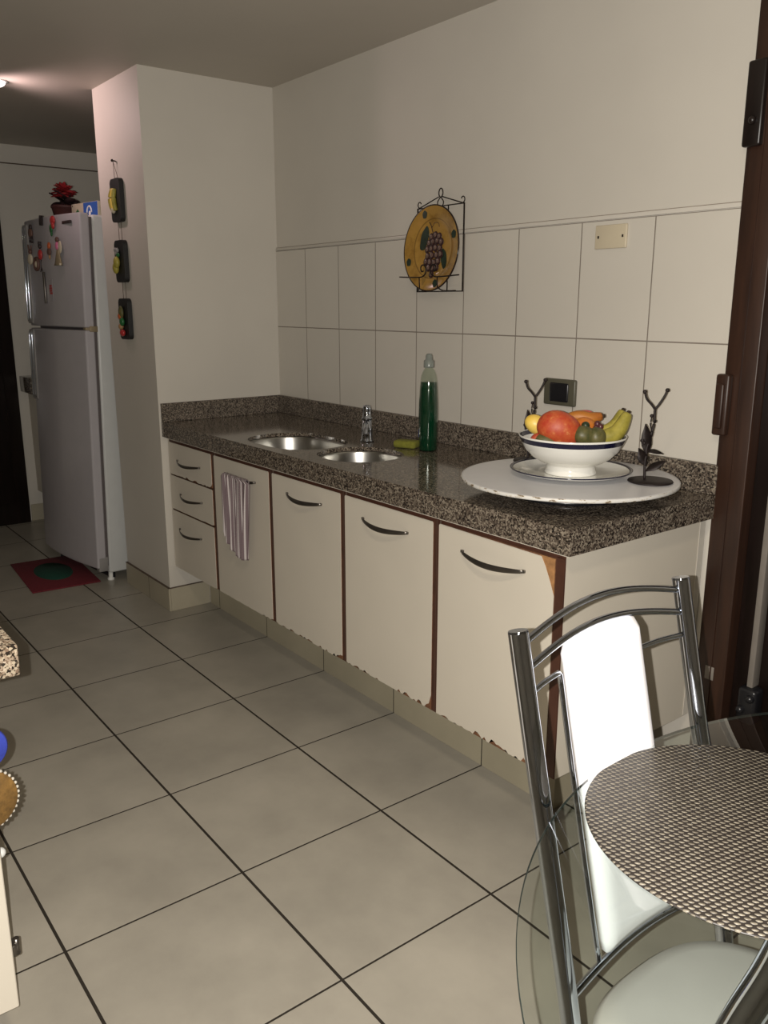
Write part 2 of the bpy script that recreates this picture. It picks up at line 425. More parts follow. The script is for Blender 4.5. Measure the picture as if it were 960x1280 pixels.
bmesh.ops.recalc_face_normals(bm, faces=bm.faces)
me = bpy.data.meshes.new('worktop'); bm.to_mesh(me); bm.free(); me.materials.append(M['granite'])
wt = bpy.data.objects.new('worktop', me)
worktop = thing('granite_worktop', 'long polished brown speckled granite worktop over the cream cabinets', 'worktop')
COL.objects.link(wt); wt.name = 'slab'; wt.parent = worktop
MB().box(.0005, 2.364, -.622, -.592, ZU, .8859).box(2.337, 2.364, -.592, -.0005, ZU, .8859).build('front_edge', 'granite', worktop)
MB().box(.0, 2.364, -.018, -.0003, .9003, .984, .0015, 1).box(.0003, .018, -.622, -.018, .9003, .984, .0015, 1).build('backsplash', 'granite_back', worktop)
MB().box(.01, 2.352, -.606, -.590, .826, .8335).build('underside_strip', 'laminate', worktop)['label'] = 'thin white strip below the granite'

# sinks
def sink(lp, cx, cy, label):
    m = MB(); b = m.bm; rings = []
    for sc, z in ((1.05, .8855), (1.012, .8855), (1.0, .878), (.975, .80), (.95, .75), (.88, .728), (.55, .720), (.14, .715)):
        rings.append([b.verts.new((cx+(x-cx)*sc, cy+(y-cy)*sc, z)) for x, y in lp])
    fs = []
    for A, B in zip(rings, rings[1:]):
        for k in range(len(A)): fs.append(b.faces.new((A[k], A[(k+1) % len(A)], B[(k+1) % len(A)], B[k])))
    fs.append(b.faces.new(rings[-1])); m._fin(fs, True)
    r = thing('sink_bowl', label, 'sink', (cx, cy, .8855), group='sink bowls in the worktop')
    o = m.build('bowl', 'steel', r, fixn=False); o.data.transform(Matrix.Translation((-cx, -cy, -.8855)))
    bm2 = o.modifiers.new('sol', 'SOLIDIFY'); bm2.thickness = .0015; bm2.offset = -1
    d = MB().lathe([(0, .004), (.018, .004), (.028, .006), (.034, .003), (.034, 0), (0, 0)], (0, 0, -.172), 24).build('drain', 'chrome', r)
sink(bowls[0], .828, -.420, 'left larger steel sink bowl beside the cream drawers end')
sink(bowls[1], 1.225, -.405, 'right smaller steel sink bowl in front of the green bottle')

# faucet
f = thing('faucet', 'short chrome faucet standing behind the two steel sink bowls', 'faucet', (1.009, -.215, .90))
MB().lathe([(0, 0), (.027, 0), (.027, .006), (.0225, .010), (.0215, .045), (.0215, .052), (.0185, .056), (.0175, .085), (0, .085)], seg=32).build('body', 'chrome', f)
MB().tube(smooth_path([(.010, -.010, .062), (.038, -.032, .070), (.068, -.056, .062), (.084, -.070, .040)], 6), .010, 14).build('spout', 'chrome', f)
MB().lathe([(0, .085), (.019, .085), (.021, .089), (.021, .092), (.0165, .095), (.0155, .120), (.0165, .130), (.013, .140), (0, .143)], seg=32).build('lever', 'chrome', f)
for sx in (-.022, .022): MB().ball((sx*.7, -sx*.7, .088), .005).build('side_pin', 'chrome', f)

# bottle
g = thing('soap_bottle', 'tall clear bottle of dark green dish soap on the granite worktop', 'bottle', (1.309, -.162, .90))
MB().lathe([(0, .002), (.030, .002), (.0335, .008), (.0335, .06), (.0345, .12), (.0340, .17), (.0315, .22), (.0290, .247), (0, .247)], seg=32).build('liquid', 'soap', g)['label'] = 'dark green liquid'
MB().lathe([(0, 0), (.030, 0), (.0345, .007), (.0345, .06), (.0355, .12), (.0350, .17), (.0325, .22), (.0300, .250), (.028, .268), (.020, .288), (.0135, .296), (.0135, .305)], seg=32).build('bottle_body', 'bottle_clear', g, fixn=True)
MB().lathe([(0, .298), (.0185, .298), (.0190, .302), (.0185, .322), (.013, .326), (.012, .340), (.008, .346), (0, .347)], seg=24).build('cap', plain('translucent_cap', (.20, .22, .20), .25), g)
MB().box(-.0365, -.030, -.016, .012, .045, .075, .001).build('label_patch', 'c_blue', g)

tag(MB().box(-.045, .045, -.028, .028, 0, .028, .010, 3).build('sponge', 'sponge'), 'yellow green sponge lying left of the soap bottle', 'sponge')
o = [o for o in COL.objects if o.name == 'sponge'][0]; o.location = (1.215, -.185, .9005); o.rotation_euler = (0, 0, .45)

# ------------------------------------------------------------------ base cabinets
ZB, ZT = .221, .812
FX = [.0, .4520, .9245, 1.3935, 1.8600, 2.335]          # cabinet joints
def cabinet(label, x0, x1, left_cream=False, last=False):
    r = thing('base_cabinet', label, 'cabinet', (x0, -.30, ZB))
    m = MB(); y0, y1 = -.597+.30, -.004+.30; t = .0135; W = x1-x0; h = ZU-ZB-.001
    g = .0006
    m.mat(0).box(g, t, y0, y1, 0, h).box(W-t, W-g, y0, y1, 0, h).box(t, W-t, y0, y1, 0, .015).box(t, W-t, y1-.006, y1, .015, h)
    m.box(t, W-t, y0+.004, y0+.02, h-.024, h-.008)
    o = m.build('carcass', ['dark_gap', 'edge_brown', 'laminate'], r)
    for p in o.data.polygons:
        if p.normal.y < -.9: p.material_index = 1
        if last and p.normal.x > .9 and p.center.x > W-.005: p.material_index = 2
        if left_cream and p.normal.y < -.9 and p.center.x < t: p.material_index = 2
    return r
def handle(par, x0, x1, z, y=-.6015, sag=.008, out=.026, hr=.0085):
    m = MB(); n = 22; path = []; rad = []
    for i in range(n+1):
        u = i/n; s = math.sin(PI*u)
        path.append((x0+(x1-x0)*u, y-.004-out*s**.8, z-sag*s)); rad.append(hr*(.45+.55*s**.6))
    m.tube(path, hr, 12, up=(0, 0, 1), ratio=.34, radii=rad)
    for xe in (x0+.004, x1-.004): m.box(xe-.005, xe+.005, y-.006, y+.0005, z-.004, z+.004, .001)
    o = m.build('handle', 'pewter', par); o['label'] = 'dark metal bow handle'; return o
def front(par, name, x0, x1, z0, z1, amp=.003, seed=1, cut=None, ampside=0, chipz=None, nostart=0):
    """brown board with a ragged cream skin; local to the cabinet's empty"""
    R = random.Random(seed); m = MB()
    m.mat(1).box(x0+.0012, x1-.0012, -.600, -.584, z0+.001, z1-.001, .0006, 1)
    pts = [(x0, z1-.004), (x0+.004, z1)]
    if cut: pts += cut
    else: pts += [(x1-.004, z1), (x1, z1-.004)]
    # bottom edge right to left
    n = 46; h = 0
    side = [(x1, z1-(z1-z0)*k/6) for k in range(1, 6)]
    if cut: side = [p for p in side if p[1] < cut[-1][1]]
    pts += side
    for i in range(n+1):
        u = 1-i/n; x = x0+(x1-x0)*u
        h = max(0, .55*h+R.uniform(-.4, 1)*amp*(.25+.75*u) if R.random() < .75 else 0)
        e = 0
        if u > .96: e = amp*1.6*((u-.96)/.04)
        pts.append((x, z0+h+e+amp*.10))
    m.mat(0).poly([Vector((x, -.6018, z)) for x, z in pts], (0, .0019, 0))
    o = m.build(name, ['laminate', 'board'], par)
    o.data.transform(Matrix.Translation(-par.location)); return o
def hloc(h, par): h.data.transform(Matrix.Translation(-par.location))

c0 = cabinet('narrow cream cabinet with three drawers next to the wall column', FX[0]+.001, FX[1], left_cream=True)
x0, x1 = .014, .4370
dz = [(.6655, ZT), (.5035, .660), (ZB, .4960)]
for i, (a, b) in enumerate(dz):
    dr = front(c0, 'drawer', x0, x1, a, b, (.009, .0015, .0015)[i], 11+i)
    MB().box(x0+.02, x1-.02, -.584, -.15, a+.012, b-.03).build('drawer_box', 'board', dr).data.transform(Matrix.Translation(-c0.location))
    hz = (.738, .585, .418)[i]
    hloc(handle(dr, (.105, .120, .090)[i], (.335, .340, .315)[i], hz, hr=.0070), c0)
door_lab = ['cream cabinet holding the striped towel, right of the drawers', 'cream cabinet below the right sink bowl, second door from the drawers',
            'cream cabinet second from the open end, bottom edge chipped', 'cream end cabinet with the broken brown top corner by the chair']
hx = [(.585, .815), (1.045, 1.272), (1.507, 1.737), (1.971, 2.208)]
amps = (.004, .010, .022, .018)
cabs = []
for k in range(4):
    xa, xb = FX[k+1], FX[k+2]
    c = cabinet(door_lab[k], xa, xb, last=(k == 3)); cabs.append(c)
    a, b = xa+.0140, xb-.0125
    if k == 3: b = xb-.031
    cut = None
    if k == 3: cut = [(b-.045, ZT-.004), (b-.030, ZT-.028), (b-.012, ZT-.066), (b-.001, ZT-.093)]
    d = front(c, 'door', a, b, ZB+.001, ZT, amps[k], 31+k, cut=cut)
    if k == 3:
        m = MB().box(b-.052, b-.0008, -.6008, -.5995, ZT-.097, ZT-.0012); e = m.build('exposed_board', 'board_light', d)
        e['label'] = 'bare tan board where the corner broke off'; hloc(e, c)
        m = MB().box(b+.002, xb-.002, -.600, -.584, ZB+.001, ZT+.004); e = m.build('edge_strip', 'edge_brown', c); hloc(e, c)
    hloc(handle(d, hx[k][0], hx[k][1], .754), c)
pl = tag(MB().box(.012, 2.20, -.4326, -.02, 0, .2185, .001, 1).build('plinth', 'plinth_tile'), 'beige tiled plinth under the hanging cream cabinets', 'plinth')
# small chip on the end panel
hloc(MB().ball((2.3362, -.085, .606), .0012, .007, .008).ball((2.3362, -.072, .603), .0012, .006, .005).build('chip', 'board', cabs[3]), cabs[3])
hloc(MB().box(2.3354, 2.3366, -.030, -.004, .225, .83).build('filler_strip', 'paint', cabs[3]), cabs[3])

# ------------------------------------------------------------------ towel on the handle of the first door
def towel():
    m = MB(); b = m.bm; nu, nv = 96, 40; R = random.Random(3)
    uvl = b.loops.layers.uv.new('UVMap')
    grid = []
    for j in range(nv+1):
        v = j/nv; row = []
        for i in range(nu+1):
            u = i/nu
            # v<.12 back flap, then over the bar, then down the front
            drop = .285+.035*math.sin(PI*.9*u)**1 - .045*(1-u)**2 + (.03 if u > .55 else 0)*(u-.55)
            if v < .10: s = -(.10-v)/.10; z = .757-.04*(-s); y = -.6185
            elif v < .16: a = (v-.10)/.06*PI; z = .757+.010*math.sin(a); y = -.6185-.0195*(1-math.cos(a))/2
            else:
                q = (v-.16)/.84; z = .757-drop*q; y = -.638
            q = max(0, (v-.16)/.84)
            fold = .0045+.007*q
            ph = 2*PI*(5.2*u+.25*math.sin(5*u)+.12*q)
            y -= fold*(math.sin(ph)+.35*math.sin(2.3*ph+1)) * (1 if v > .16 else .25)
            w = .232-.052*q**.8; xc = .715-.012*q
            if v < .16: w *= .80; xc -= .014
            x = xc+(u-.5)*w + .004*math.cos(ph)*q
            z += .004*math.sin(ph*1.0+.6)*(q**2)
            row.append((b.verts.new((x, min(y, -.617), z)), u*1.02, v))
        grid.append(row)
    for j in range(nv):
        for i in range(nu):
            q = (grid[j][i], grid[j][i+1], grid[j+1][i+1], grid[j+1][i])
            f = b.faces.new([a[0] for a in q]); f.smooth = True
            for l, a in zip(f.loops, q): l[uvl].uv = (a[1], a[2])
    o = m.build('towel', 'towel'); md = o.modifiers.new('s', 'SOLIDIFY'); md.thickness = .0018
    return tag(o, 'mauve dish towel with white stripes hanging from the door handle beside the drawers', 'towel')
towel()

# ------------------------------------------------------------------ lazy susan, plate, fruit bowl
LZ = .952
p = thing('round_tray', 'large round white chipped tray raised on a base on the worktop end', 'tray', (2.100, -.325, .90))
m = MB().mat(0).lathe([(0, .041), (.292, .041), (.2972, .0425), (.298, .045), (.298, .0495), (.296, .0517), (.290, .052), (0, .052)], seg=96, mats=[0, 0, 1, 1, 1, 0, 0])
def tray_rim():
    m2, t, b = nt('chipped_white_rim'); co = objco(t, (1, 1, 2.5)); f = noise(t, co, 38, 5, .7)
    L(t, ramp(t, f, [(.50, (.66, .65, .62)), (.56, (.60, .56, .48)), (.60, (.16, .11, .06))]), b.inputs['Base Color']); b.inputs['Roughness'].default_value = .4; return m2
m.build('disc', ['white_paint', tray_rim()], p, fixn=True)
MB().lathe([(0, 0), (.15, 0), (.15, .012), (.10, .014), (.10, .0408), (0, .0408)], seg=48).build('base', 'black', p)

pc = (2.094, -.310, LZ+.0005)
q = thing('serving_plate', 'white serving plate with dark blue rim under the fruit bowl', 'plate', pc)
MB().lathe([(0, 0), (.085, 0), (.090, .002), (.125, .006), (.158, .014), (.166, .018), (.168, .0205), (.1655, .0215), (.159, .0185), (.128, .0105), (.120, .008), (.088, .006), (0, .006)], seg=96,
           mats=[0, 0, 0, 0, 0, 1, 1, 1, 0, 0, 0, 0]).build('dish', ['porcelain', 'navy'], q)
q = thing('fruit_bowl', 'white footed porcelain bowl with dark blue band full of fruit', 'bowl', (pc[0], pc[1], LZ+.007))
MB().lathe([(0, .014), (.045, .013), (.062, .006), (.069, 0), (.071, 0), (.0715, .004), (.068, .010), (.066, .022), (.068, .026), (.085, .032), (.108, .046), (.128, .066), (.1385, .0855),
            (.1395, .0875), (.1455, .1015), (.1475, .106), (.1460, .107), (.1435, .1055), (.138, .094), (.124, .070), (.10, .046), (.07, .033), (0, .028)], seg=96,
           mats=[0]*12+[0, 1, 0, 0, 0, 1]+[0]*9).build('bowl', ['porcelain', 'navy'], q)
BZ = LZ+.007
def fruit(name, label, cat, mat, c, rx, ry, rz, rot=(0, 0, 0), stem=None, group=None, wob=.03):
    from mathutils import Euler
    m = MB().ball((0, 0, 0), rx, ry, rz, 28, None, wob)
    o = m.build(name, mat); o.location = c; o.rotation_euler = rot
    tag(o, label, cat, group)
    if stem:
        s = MB().tube([(stem[0], stem[1], stem[2]), (stem[0]*1.12, stem[1]*1.12, stem[2]*1.12+.004)], .0025, 8).build('stem', 'dark_tip', o)
    return o
VL = Vector((-.61, -.79, 0)); VT = Vector((.79, -.61, 0))   # across the bowl / towards the room
BC = Vector((pc[0], pc[1], BZ))
def bp(a, b, z): return BC+VL*a+VT*b+Vector((0, 0, z))
fruit('mango', 'large red and orange mango in front of the fruit bowl', 'mango', 'mango_red', bp(.046, .040, .128), .062, .046, .049, (.1, .25, .85), wob=.04)
fruit('mango', 'small yellow mango at the left rim of the bowl', 'mango', 'yellow_fruit', bp(.098, -.012, .132), .036, .026, .026, (0, .5, .9))
fruit('apple', 'red and white apple low at the left rim of the bowl', 'apple', 'apple', bp(.098, .038, .093), .026, .026, .024)
fruit('avocado', 'dark green avocado under the red mango', 'avocado', 'green_fruit', bp(.082, .050, .094), .036, .024, .024, (0, 0, .8))
fruit('pear', 'mottled green pear right of the red mango', 'pear', 'green_fruit', bp(-.020, .062, .112), .035, .027, .027, (0, .3, 1.2), (.034, 0, .0))
fruit('pear', 'green and brown pear beside the banana pair', 'pear', 'green_fruit', bp(-.050, .066, .108), .026, .028, .029, (.3, .2, .3))
fruit('lime', 'small dark green lime on top of the pears', 'lime', plain('dark_lime', (.02, .035, .015), .4), bp(-.022, .055, .139), .0115, .0115, .0115, wob=0)
fruit('papaya', 'pink and red fruit at the back of the bowl', 'fruit', 'pink_fruit', bp(-.030, -.035, .150), .036, .020, .020, (0, -.25, .8))
for i, (a, b, z) in enumerate([(-.052, .052, .132), (-.060, .058, .124), (-.064, .050, .135), (-.056, .045, .142), (-.049, .060, .122), (-.068, .060, .116)]):
    fruit('grape', 'dark purple grape in the small cluster beside the bananas', 'grape', 'grape', bp(a, b, z), .0085, .0085, .0095, wob=0, group='purple grapes in the fruit bowl')
def banana(label, mat, pts, r, tipdark=True):
    path = smooth_path(pts, 8); n = len(path)
    rad = [r*(.30+.70*min(1, (math.sin(PI*min(1, max(0, (i/(n-1))*.94+.03))))**.45)) for i in range(n)]
    m = MB().tube(path, r, 10, radii=rad, ratio=.92)
    o = m.build('banana', mat); tag(o, label, 'banana')
    d = (path[-1]-path[-2]).normalized()
    MB().tube([path[-1]-d*.001, path[-1]+d*.008], .005, 8, radii=[.0062, .005]).build('stem', 'dark_tip', o)
    return o
banana('front green-yellow banana curving up at the right rim', 'banana', [bp(-.048, .045, .112), bp(-.080, .045, .106), bp(-.115, .040, .122), bp(-.142, .028, .168)], .0235)
banana('rear green-yellow banana behind the front one at the right rim', 'banana', [bp(-.050, .020, .122), bp(-.085, .020, .118), bp(-.115, .015, .136), bp(-.134, .004, .172)], .020)
banana('overripe brown and orange banana behind the red mango', 'banana_over', [bp(.020, -.010, .150), bp(-.015, -.002, .156), bp(-.045, .004, .152), bp(-.078, .004, .158)], .0185)
fruit('orange', 'round orange under the overripe banana', 'orange', 'orange_fruit', bp(-.028, .022, .128), .032, .032, .030)
fruit('avocado', 'dark avocado filling the middle of the bowl', 'avocado', 'green_fruit', bp(.02, -.05, .095), .05, .035, .035)
fruit('orange', 'large orange low at the back of the bowl', 'orange', 'orange_fruit', bp(-.06, -.04, .088), .036, .036, .034)

# ---- wrought iron twig holders
def leaf(m, base, tip, w, nrm, th=.0012, droop=0):
    base, tip, nrm = Vector(base), Vector(tip), Vector(nrm).normalized(); ax = tip-base; sd = ax.cross(nrm).normalized()
    pts = []
    prof = [(0, .05), (.12, .5), (.3, .92), (.5, 1), (.7, .75), (.87, .35), (1, 0)]
    top, bot = [], []
    rows = []
    for u, k in prof:
        c = base+ax*u - Vector((0, 0, droop))*(u*u)
        rows.append([m.bm.verts.new(c+sd*w*k*s+nrm*(abs(s)*w*.25)+nrm*o) for o in (0, th) for s in (-1, 0, 1)])
    fs = []
    for A, B in zip(rows, rows[1:]):
        for q in ((0, 1), (1, 2)): fs.append(m.bm.faces.new((A[q[0]], A[q[1]], B[q[1]], B[q[0]]))); fs.append(m.bm.faces.new((A[q[1]+3], A[q[0]+3], B[q[0]+3], B[q[1]+3])))
        fs.append(m.bm.faces.new((A[0], B[0], B[3], A[3]))); fs.append(m.bm.faces.new((A[2], A[5], B[5], B[2])))
    m._fin(fs, True)
def twig(label, loc, rz, full=True):
    r = thing('candle_holder', label, 'holder', loc, (0, 0, rz), group='iron twig holders on the white tray')
    MB().lathe([(0, 0), (.057, 0), (.060, .002), (.058, .005), (.03, .0075), (0, .008)], seg=40).build('base', 'brown_metal', r)
    # local x runs to the right in the picture, z up
    m = MB(); m.tube(smooth_path([(-.016, 0, .007), (-.018, 0, .05), (-.016, 0, .09), (-.008, .0, .125), (-.002, 0, .155), (-.002, 0, .198)], 6), .0036, 10)
    m.tube(smooth_path([(-.002, 0, .195), (-.012, 0, .208), (-.025, 0, .222), (-.031, 0, .238)], 4), .0032, 8)
    m.tube(smooth_path([(-.002, 0, .195), (.008, 0, .208), (.020, 0, .228), (.026, 0, .243)], 4), .0032, 8)
    m.ball((-.032, 0, .241), .0055).ball((.027, 0, .245), .0055)
    m.build('stem', 'brown_metal', r)
    m = MB(); m.tube(smooth_path([(-.012, .003, .10), (-.002, .004, .13), (-.0005, .004, .160)], 5), .0018, 8); m.ball((.001, .004, .163), .005)
    m.tube(smooth_path([(-.006, -.002, .135), (-.012, -.003, .155), (-.010, -.003, .175)], 5), .0018, 8); m.ball((-.010, -.003, .178), .005)
    m.tube(smooth_path([(-.017, -.002, .075), (-.026, -.003, .095), (-.028, -.003, .108)], 5), .0018, 8); m.ball((-.030, -.003, .112), .0055); m.ball((-.025, -.004, .106), .005)
    m.build('berries', 'brown_metal', r)
    for bs, tp, w, nr, dr in [((-.016, 0, .075), (-.026, -.004, .158), .015, (.1, -1, 0), 0), ((-.018, 0, .045), (-.040, -.004, .092), .015, (.2, -1, .2), 0),
                              ((-.014, 0, .028), (.036, -.004, .056), .012, (-.3, -.7, .9), 0), ((-.014, 0, .08), (.030, .004, .085), .010, (0, -.6, 1), .012)]:
        ml = MB(); leaf(ml, bs, tp, w, nr, droop=dr); ml.build('leaf', 'brown_metal', r)
    return r
twig('right iron twig candle holder with leaves at the tray edge', (2.290, -.216, LZ+.0005), .91)
twig('left iron twig candle holder mostly hidden behind the fruit bowl', (1.888, -.238, LZ+.0005), 1.05)

# ------------------------------------------------------------------ wall fittings
w = thing('cover_plate', 'cream blank electrical cover plate on the upper wall tiles', 'cover plate', (1.946, 0, 1.611))
MB().box(-.057, .057, -.008, -.0003, -.034, .034, .003, 3).build('plate', 'switch_cream', w)
for sx in (-.044, .044): MB().box(sx-.003, sx+.003, -.0092, -.007, -.004, .004, .001).build('screw', 'black_metal', w)
w = thing('wall_socket', 'olive grey electrical outlet with black centre above the backsplash', 'outlet', (1.783, 0, 1.139))
MB().box(-.066, .066, -.014, -.0003, -.043, .043, .006, 3).build('frame', 'olive', w)
MB().box(-.036, .040, -.018, -.012, -.030, .030, .005, 3).build('socket_insert', 'black', w)
for sx in ():  MB().box(sx-.003, sx+.003, -.0186, -.0175, -.006, .006, .0008).build('slot', 'dark_gap', w)

# grape plate in its wire hanger
r = thing('plate_hanger', 'black wire wall hanger with scrolls holding the grape plate', 'wire hanger', (1.188, 0, 1.61))
def wp(x, z, y=-.012): return Vector((x, y, z))
m = MB(); m.tube([wp(-.128, -.148), wp(-.128, .150), wp(.125, .150), wp(.125, -.148)], .0032, 10, up=(0, 1, 0), closed=True)
m.build('frame', 'black_metal', r)
m = MB(); m.tube([wp(-.125, .150), wp(-.012, .182)], .0022, 8); m.tube([wp(.122, .150), wp(.008, .182)], .0022, 8)
ring = [Vector((-.002+.011*math.cos(a), -.010, .196+.015*math.sin(a))) for a in [2*PI*k/20 for k in range(20)]]
m.tube(ring, .0022, 8, up=(0, 1, 0), closed=True); m.build('hook', 'black_metal', r)
for sx in (-1, 1):
    m = MB(); m.tube([Vector((sx*.118+sx*.009*math.cos(a)*(1), -.012, .163+.010*math.sin(a))) for a in [(-80+k*16)*PI/180 for k in range(16)]], .0020, 8, up=(0, 1, 0)); m.build('scroll', 'black_metal', r)
    m = MB(); m.tube(smooth_path([(sx*.002, -.013, .180), (sx*.016, -.013, .165), (sx*.012, -.013, .152), (sx*.001, -.013, .150)], 5), .0020, 8, up=(0, 1, 0)); m.build('scroll', 'black_metal', r)
MB().tube([wp(.042, -.148), wp(.042, .150)], .0022, 8, up=(0, 1, 0)).build('rod', 'black_metal', r)
for sx in (-1, 1):
    # holding arm: comes forward under the plate and curls up before its face
    m = MB(); m.tube(smooth_path([(sx*.09, -.012, -.146), (sx*.07, -.055, -.146), (sx*.05, -.066, -.135)], 5), .0022, 8)
    pts = [(sx*.165, -.068, -.094), (sx*.09, -.068, -.097), (sx*.04, -.068, -.097), (sx*.018, -.068, -.088), (sx*.012, -.068, -.070), (sx*.022, -.068, -.056), (sx*.036, -.068, -.056), (sx*.042, -.068, -.066), (sx*.036, -.068, -.078), (sx*.027, -.068, -.076)]
    m.tube(smooth_path(pts, 5), .0024, 8, up=(0, 1, 0)); m.tube([(sx*.05, -.066, -.135), (sx*.05, -.068, -.097)], .0022, 8)
    m.build('arm', 'black_metal', r)
pcx, pcz = 1.180, 1.612
r = thing('ceramic_plate', 'ochre ceramic plate painted with a bunch of grapes on the wall', 'plate', (pcx, -.030, pcz), (-.06, 0, 0))
m = MB(); m.lathe([(0, .003), (.085, .003), (.10, .006), (.112, .015), (.148, .022), (.152, .0225), (.152, .019), (.112, .010), (.09, -.001), (0, -.002)], seg=80)
m.bm.transform(Matrix.Rotation(PI/2, 4, 'X'))
m.build('dish', 'ochre', r)
GP = [(-.022, .040), (.000, .045), (.022, .040), (-.033, .020), (-.012, .024), (.012, .026), (.034, .022), (-.042, .000), (-.020, .002), (.004, .004), (.028, .002), (-.038, -.022), (-.014, -.020), (.012, -.020), (.034, -.018),
      (-.046, -.040), (-.024, -.042), (.000, -.044), (.022, -.040), (-.030, -.060), (-.008, -.062), (.014, -.060), (-.012, -.082)]
for x, z in GP:
    m = MB().mat(0).ball((x*.98+.008, -.0075, z*1.08-.002), .0140, .0030, .0140, 16); m.mat(1).ball((x*.98+.008, -.0086, z*1.08-.001), .0088, .0028, .0088, 14)
    m.build('grape', ['grape_line', 'grape_fill'], r)
def flat_leaf(par, cx, cz, L_, W_, ang, y=-.0052, mat='teal_leaf', nm='leaf'):
    pts = []
    for k in range(24):
        a = 2*PI*k/24; rr = 1+.10*math.sin(3*a+1)*math.sin(2*a); x = math.cos(a)*W_*rr; z = math.sin(a)*L_*rr
        pts.append(Vector((cx+x*math.cos(ang)-z*math.sin(ang), y, cz+x*math.sin(ang)+z*math.cos(ang))))
    MB().poly(pts, (0, .0022, 0)).build(nm, mat, par)
flat_leaf(r, -.056, .040, .044, .020, -.30); flat_leaf(r, .056, -.036, .036, .015, .2)
for a, rr in [(110, .128), (20, .128), (200, .130), (285, .128), (330, .0)]:
    if rr: flat_leaf(r, rr*math.cos(math.radians(a)), rr*math.sin(math.radians(a)), .014, .012, 0, y=-.0208)
MB().tube(smooth_path([(-.030, -.007, .095), (-.018, -.007, .080), (-.010, -.007, .062), (.0, -.007, .048)], 5), .0016, 6).tube(smooth_path([(-.014, -.007, .075), (0, -.007, .090), (.02, -.007, .088), (.026, -.007, .075)], 5), .0010, 6).build('vine', 'grape_line', r)

# fruit plaques on the column's long side
def plaque(zc, label, kind, xc=-.283):
    r = thing('wall_plaque', label, 'plaque', (xc, -.631, zc), group='fruit plaques hung on the column')
    m = MB(); pts = rrect(0, 0, .056, .092, .022, 6)
    m.poly([Vector((x, -.022, z)) for x, z in pts], (0, .0215, 0)); o = m.build('board', 'plaque', r)
    bv = o.modifiers.new('b', 'BEVEL'); bv.width = .005; bv.segments = 2; bv.limit_method = 'ANGLE'
    y = -.026
    if kind == 0:
        for i, dx in enumerate((-.016, 0, .014)):
            MB().tube(smooth_path([(dx-.004, y, .048), (dx-.022+.006*i, y-.004, .015), (dx-.018+.006*i, y-.004, -.02), (dx-.004, y, -.044)], 5), .010, 10, radii=None).build('banana', 'yellow_fruit' if i == 1 else 'banana', r)
        MB().ball((-.010, y-.004, -.042), .012, .010, .014).build('peel', 'c_cream', r)
    elif kind == 1:
        MB().ball((-.006, y-.008, -.004), .020, .014, .026).build('pear', 'banana', r); MB().ball((-.026, y-.006, -.028), .019, .014, .026).build('pear', 'banana', r)
        for p3 in ((-.02, .05), (.0, .048), (-.01, .036)): MB().ball((p3[0], y-.004, p3[1]), .011, .008, .011).build('berry', 'grey_plastic', r)
        MB().ball((.004, y-.004, .028), .018, .006, .010).build('leaf', 'c_green', r)
    else:
        MB().ball((-.006, y-.005, .030), .022, .010, .030).build('leaf', 'green_fruit', r)
        MB().ball((-.012, y-.006, .012), .017, .012, .017).build('fruit', 'c_orange', r)
        MB().ball((.002, y-.006, -.012), .018, .011, .020).build('leaf', 'c_green', r)
        MB().ball((-.014, y-.006, -.034), .014, .012, .014).build('fruit', 'c_tan', r)
        MB().ball((.0, y-.006, -.062), .020, .012, .016).build('fruit', 'c_red', r)
    return r
zs = (1.867, 1.605, 1.350)
plaque(zs[0], 'top black wall plaque with yellow bananas, hung on the column', 0)
plaque(zs[1], 'middle black wall plaque with two green pears, hung on the column', 1)
plaque(zs[2], 'lowest black wall plaque with red and orange fruit, hung on the column', 2)
yy = -.640
hs = thing('hanging_string', 'thin brown string holding the black fruit plaques below a nail', 'string', (0, 0, 0))
def cord(a, b): MB().tube([a, b], .0011, 6).build('cord', 'string', hs)
cord((-.300, yy-.004, 2.032), (-.305, yy, zs[0]+.088)); cord((-.300, yy-.004, 2.032), (-.262, yy, zs[0]+.088))
for a, b in ((0, 1), (1, 2)):
    for dx in (-.018, .018): cord((-.283+dx, yy, zs[a]-.088), (-.283+dx, yy, zs[b]+.088))
MB().tube([(-.300, -.6305, 2.034), (-.300, -.648, 2.036)], .003, 8).ball((-.300, -.648, 2.036), .006).build('nail', 'black_metal', hs)

# ------------------------------------------------------------------ fridge (leans back a little on raised front feet)
FL = Vector((-.606, -.714, 0)); RZ = .103; TH = .031; FW, FH = .674, 1.836
fr = thing('refrigerator', 'tall white two door refrigerator with magnets, beyond the wall column', 'refrigerator', FL, (-TH, 0, RZ))
fr.rotation_mode = 'XYZ'
fm = Matrix.Translation(FL) @ Matrix.Rotation(RZ, 4, 'Z') @ Matrix.Rotation(-TH, 4, 'X')
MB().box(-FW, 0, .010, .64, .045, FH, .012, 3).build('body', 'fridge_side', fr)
MB().box(-FW+.01, -.008, -.004, .012, .085, FH-.012).build('gasket', 'gasket', fr)
def fdoor(z0, z1):
    m = MB(); pts = []; n = 18
    for i in range(n+1):
        u = i/n; x = -FW*u; pts.append((x, -.052-.030*(1-(2*u-1)**2)))
    prof = [(-FW, -.004)] + [] ; outline = [(0, -.004)]+pts+[(-FW, -.004)]
    m.poly([Vector((x, y, z0)) for x, y in outline], (0, 0, z1-z0))
    o = m.build('door', 'fridge', fr); bv = o.modifiers.new('b', 'BEVEL'); bv.width = .008; bv.segments = 3; bv.limit_method = 'ANGLE'
    for p in o.data.polygons: p.use_smooth = False
    return o
d1 = fdoor(1.304, FH+.004); d2 = fdoor(.078, 1.292)
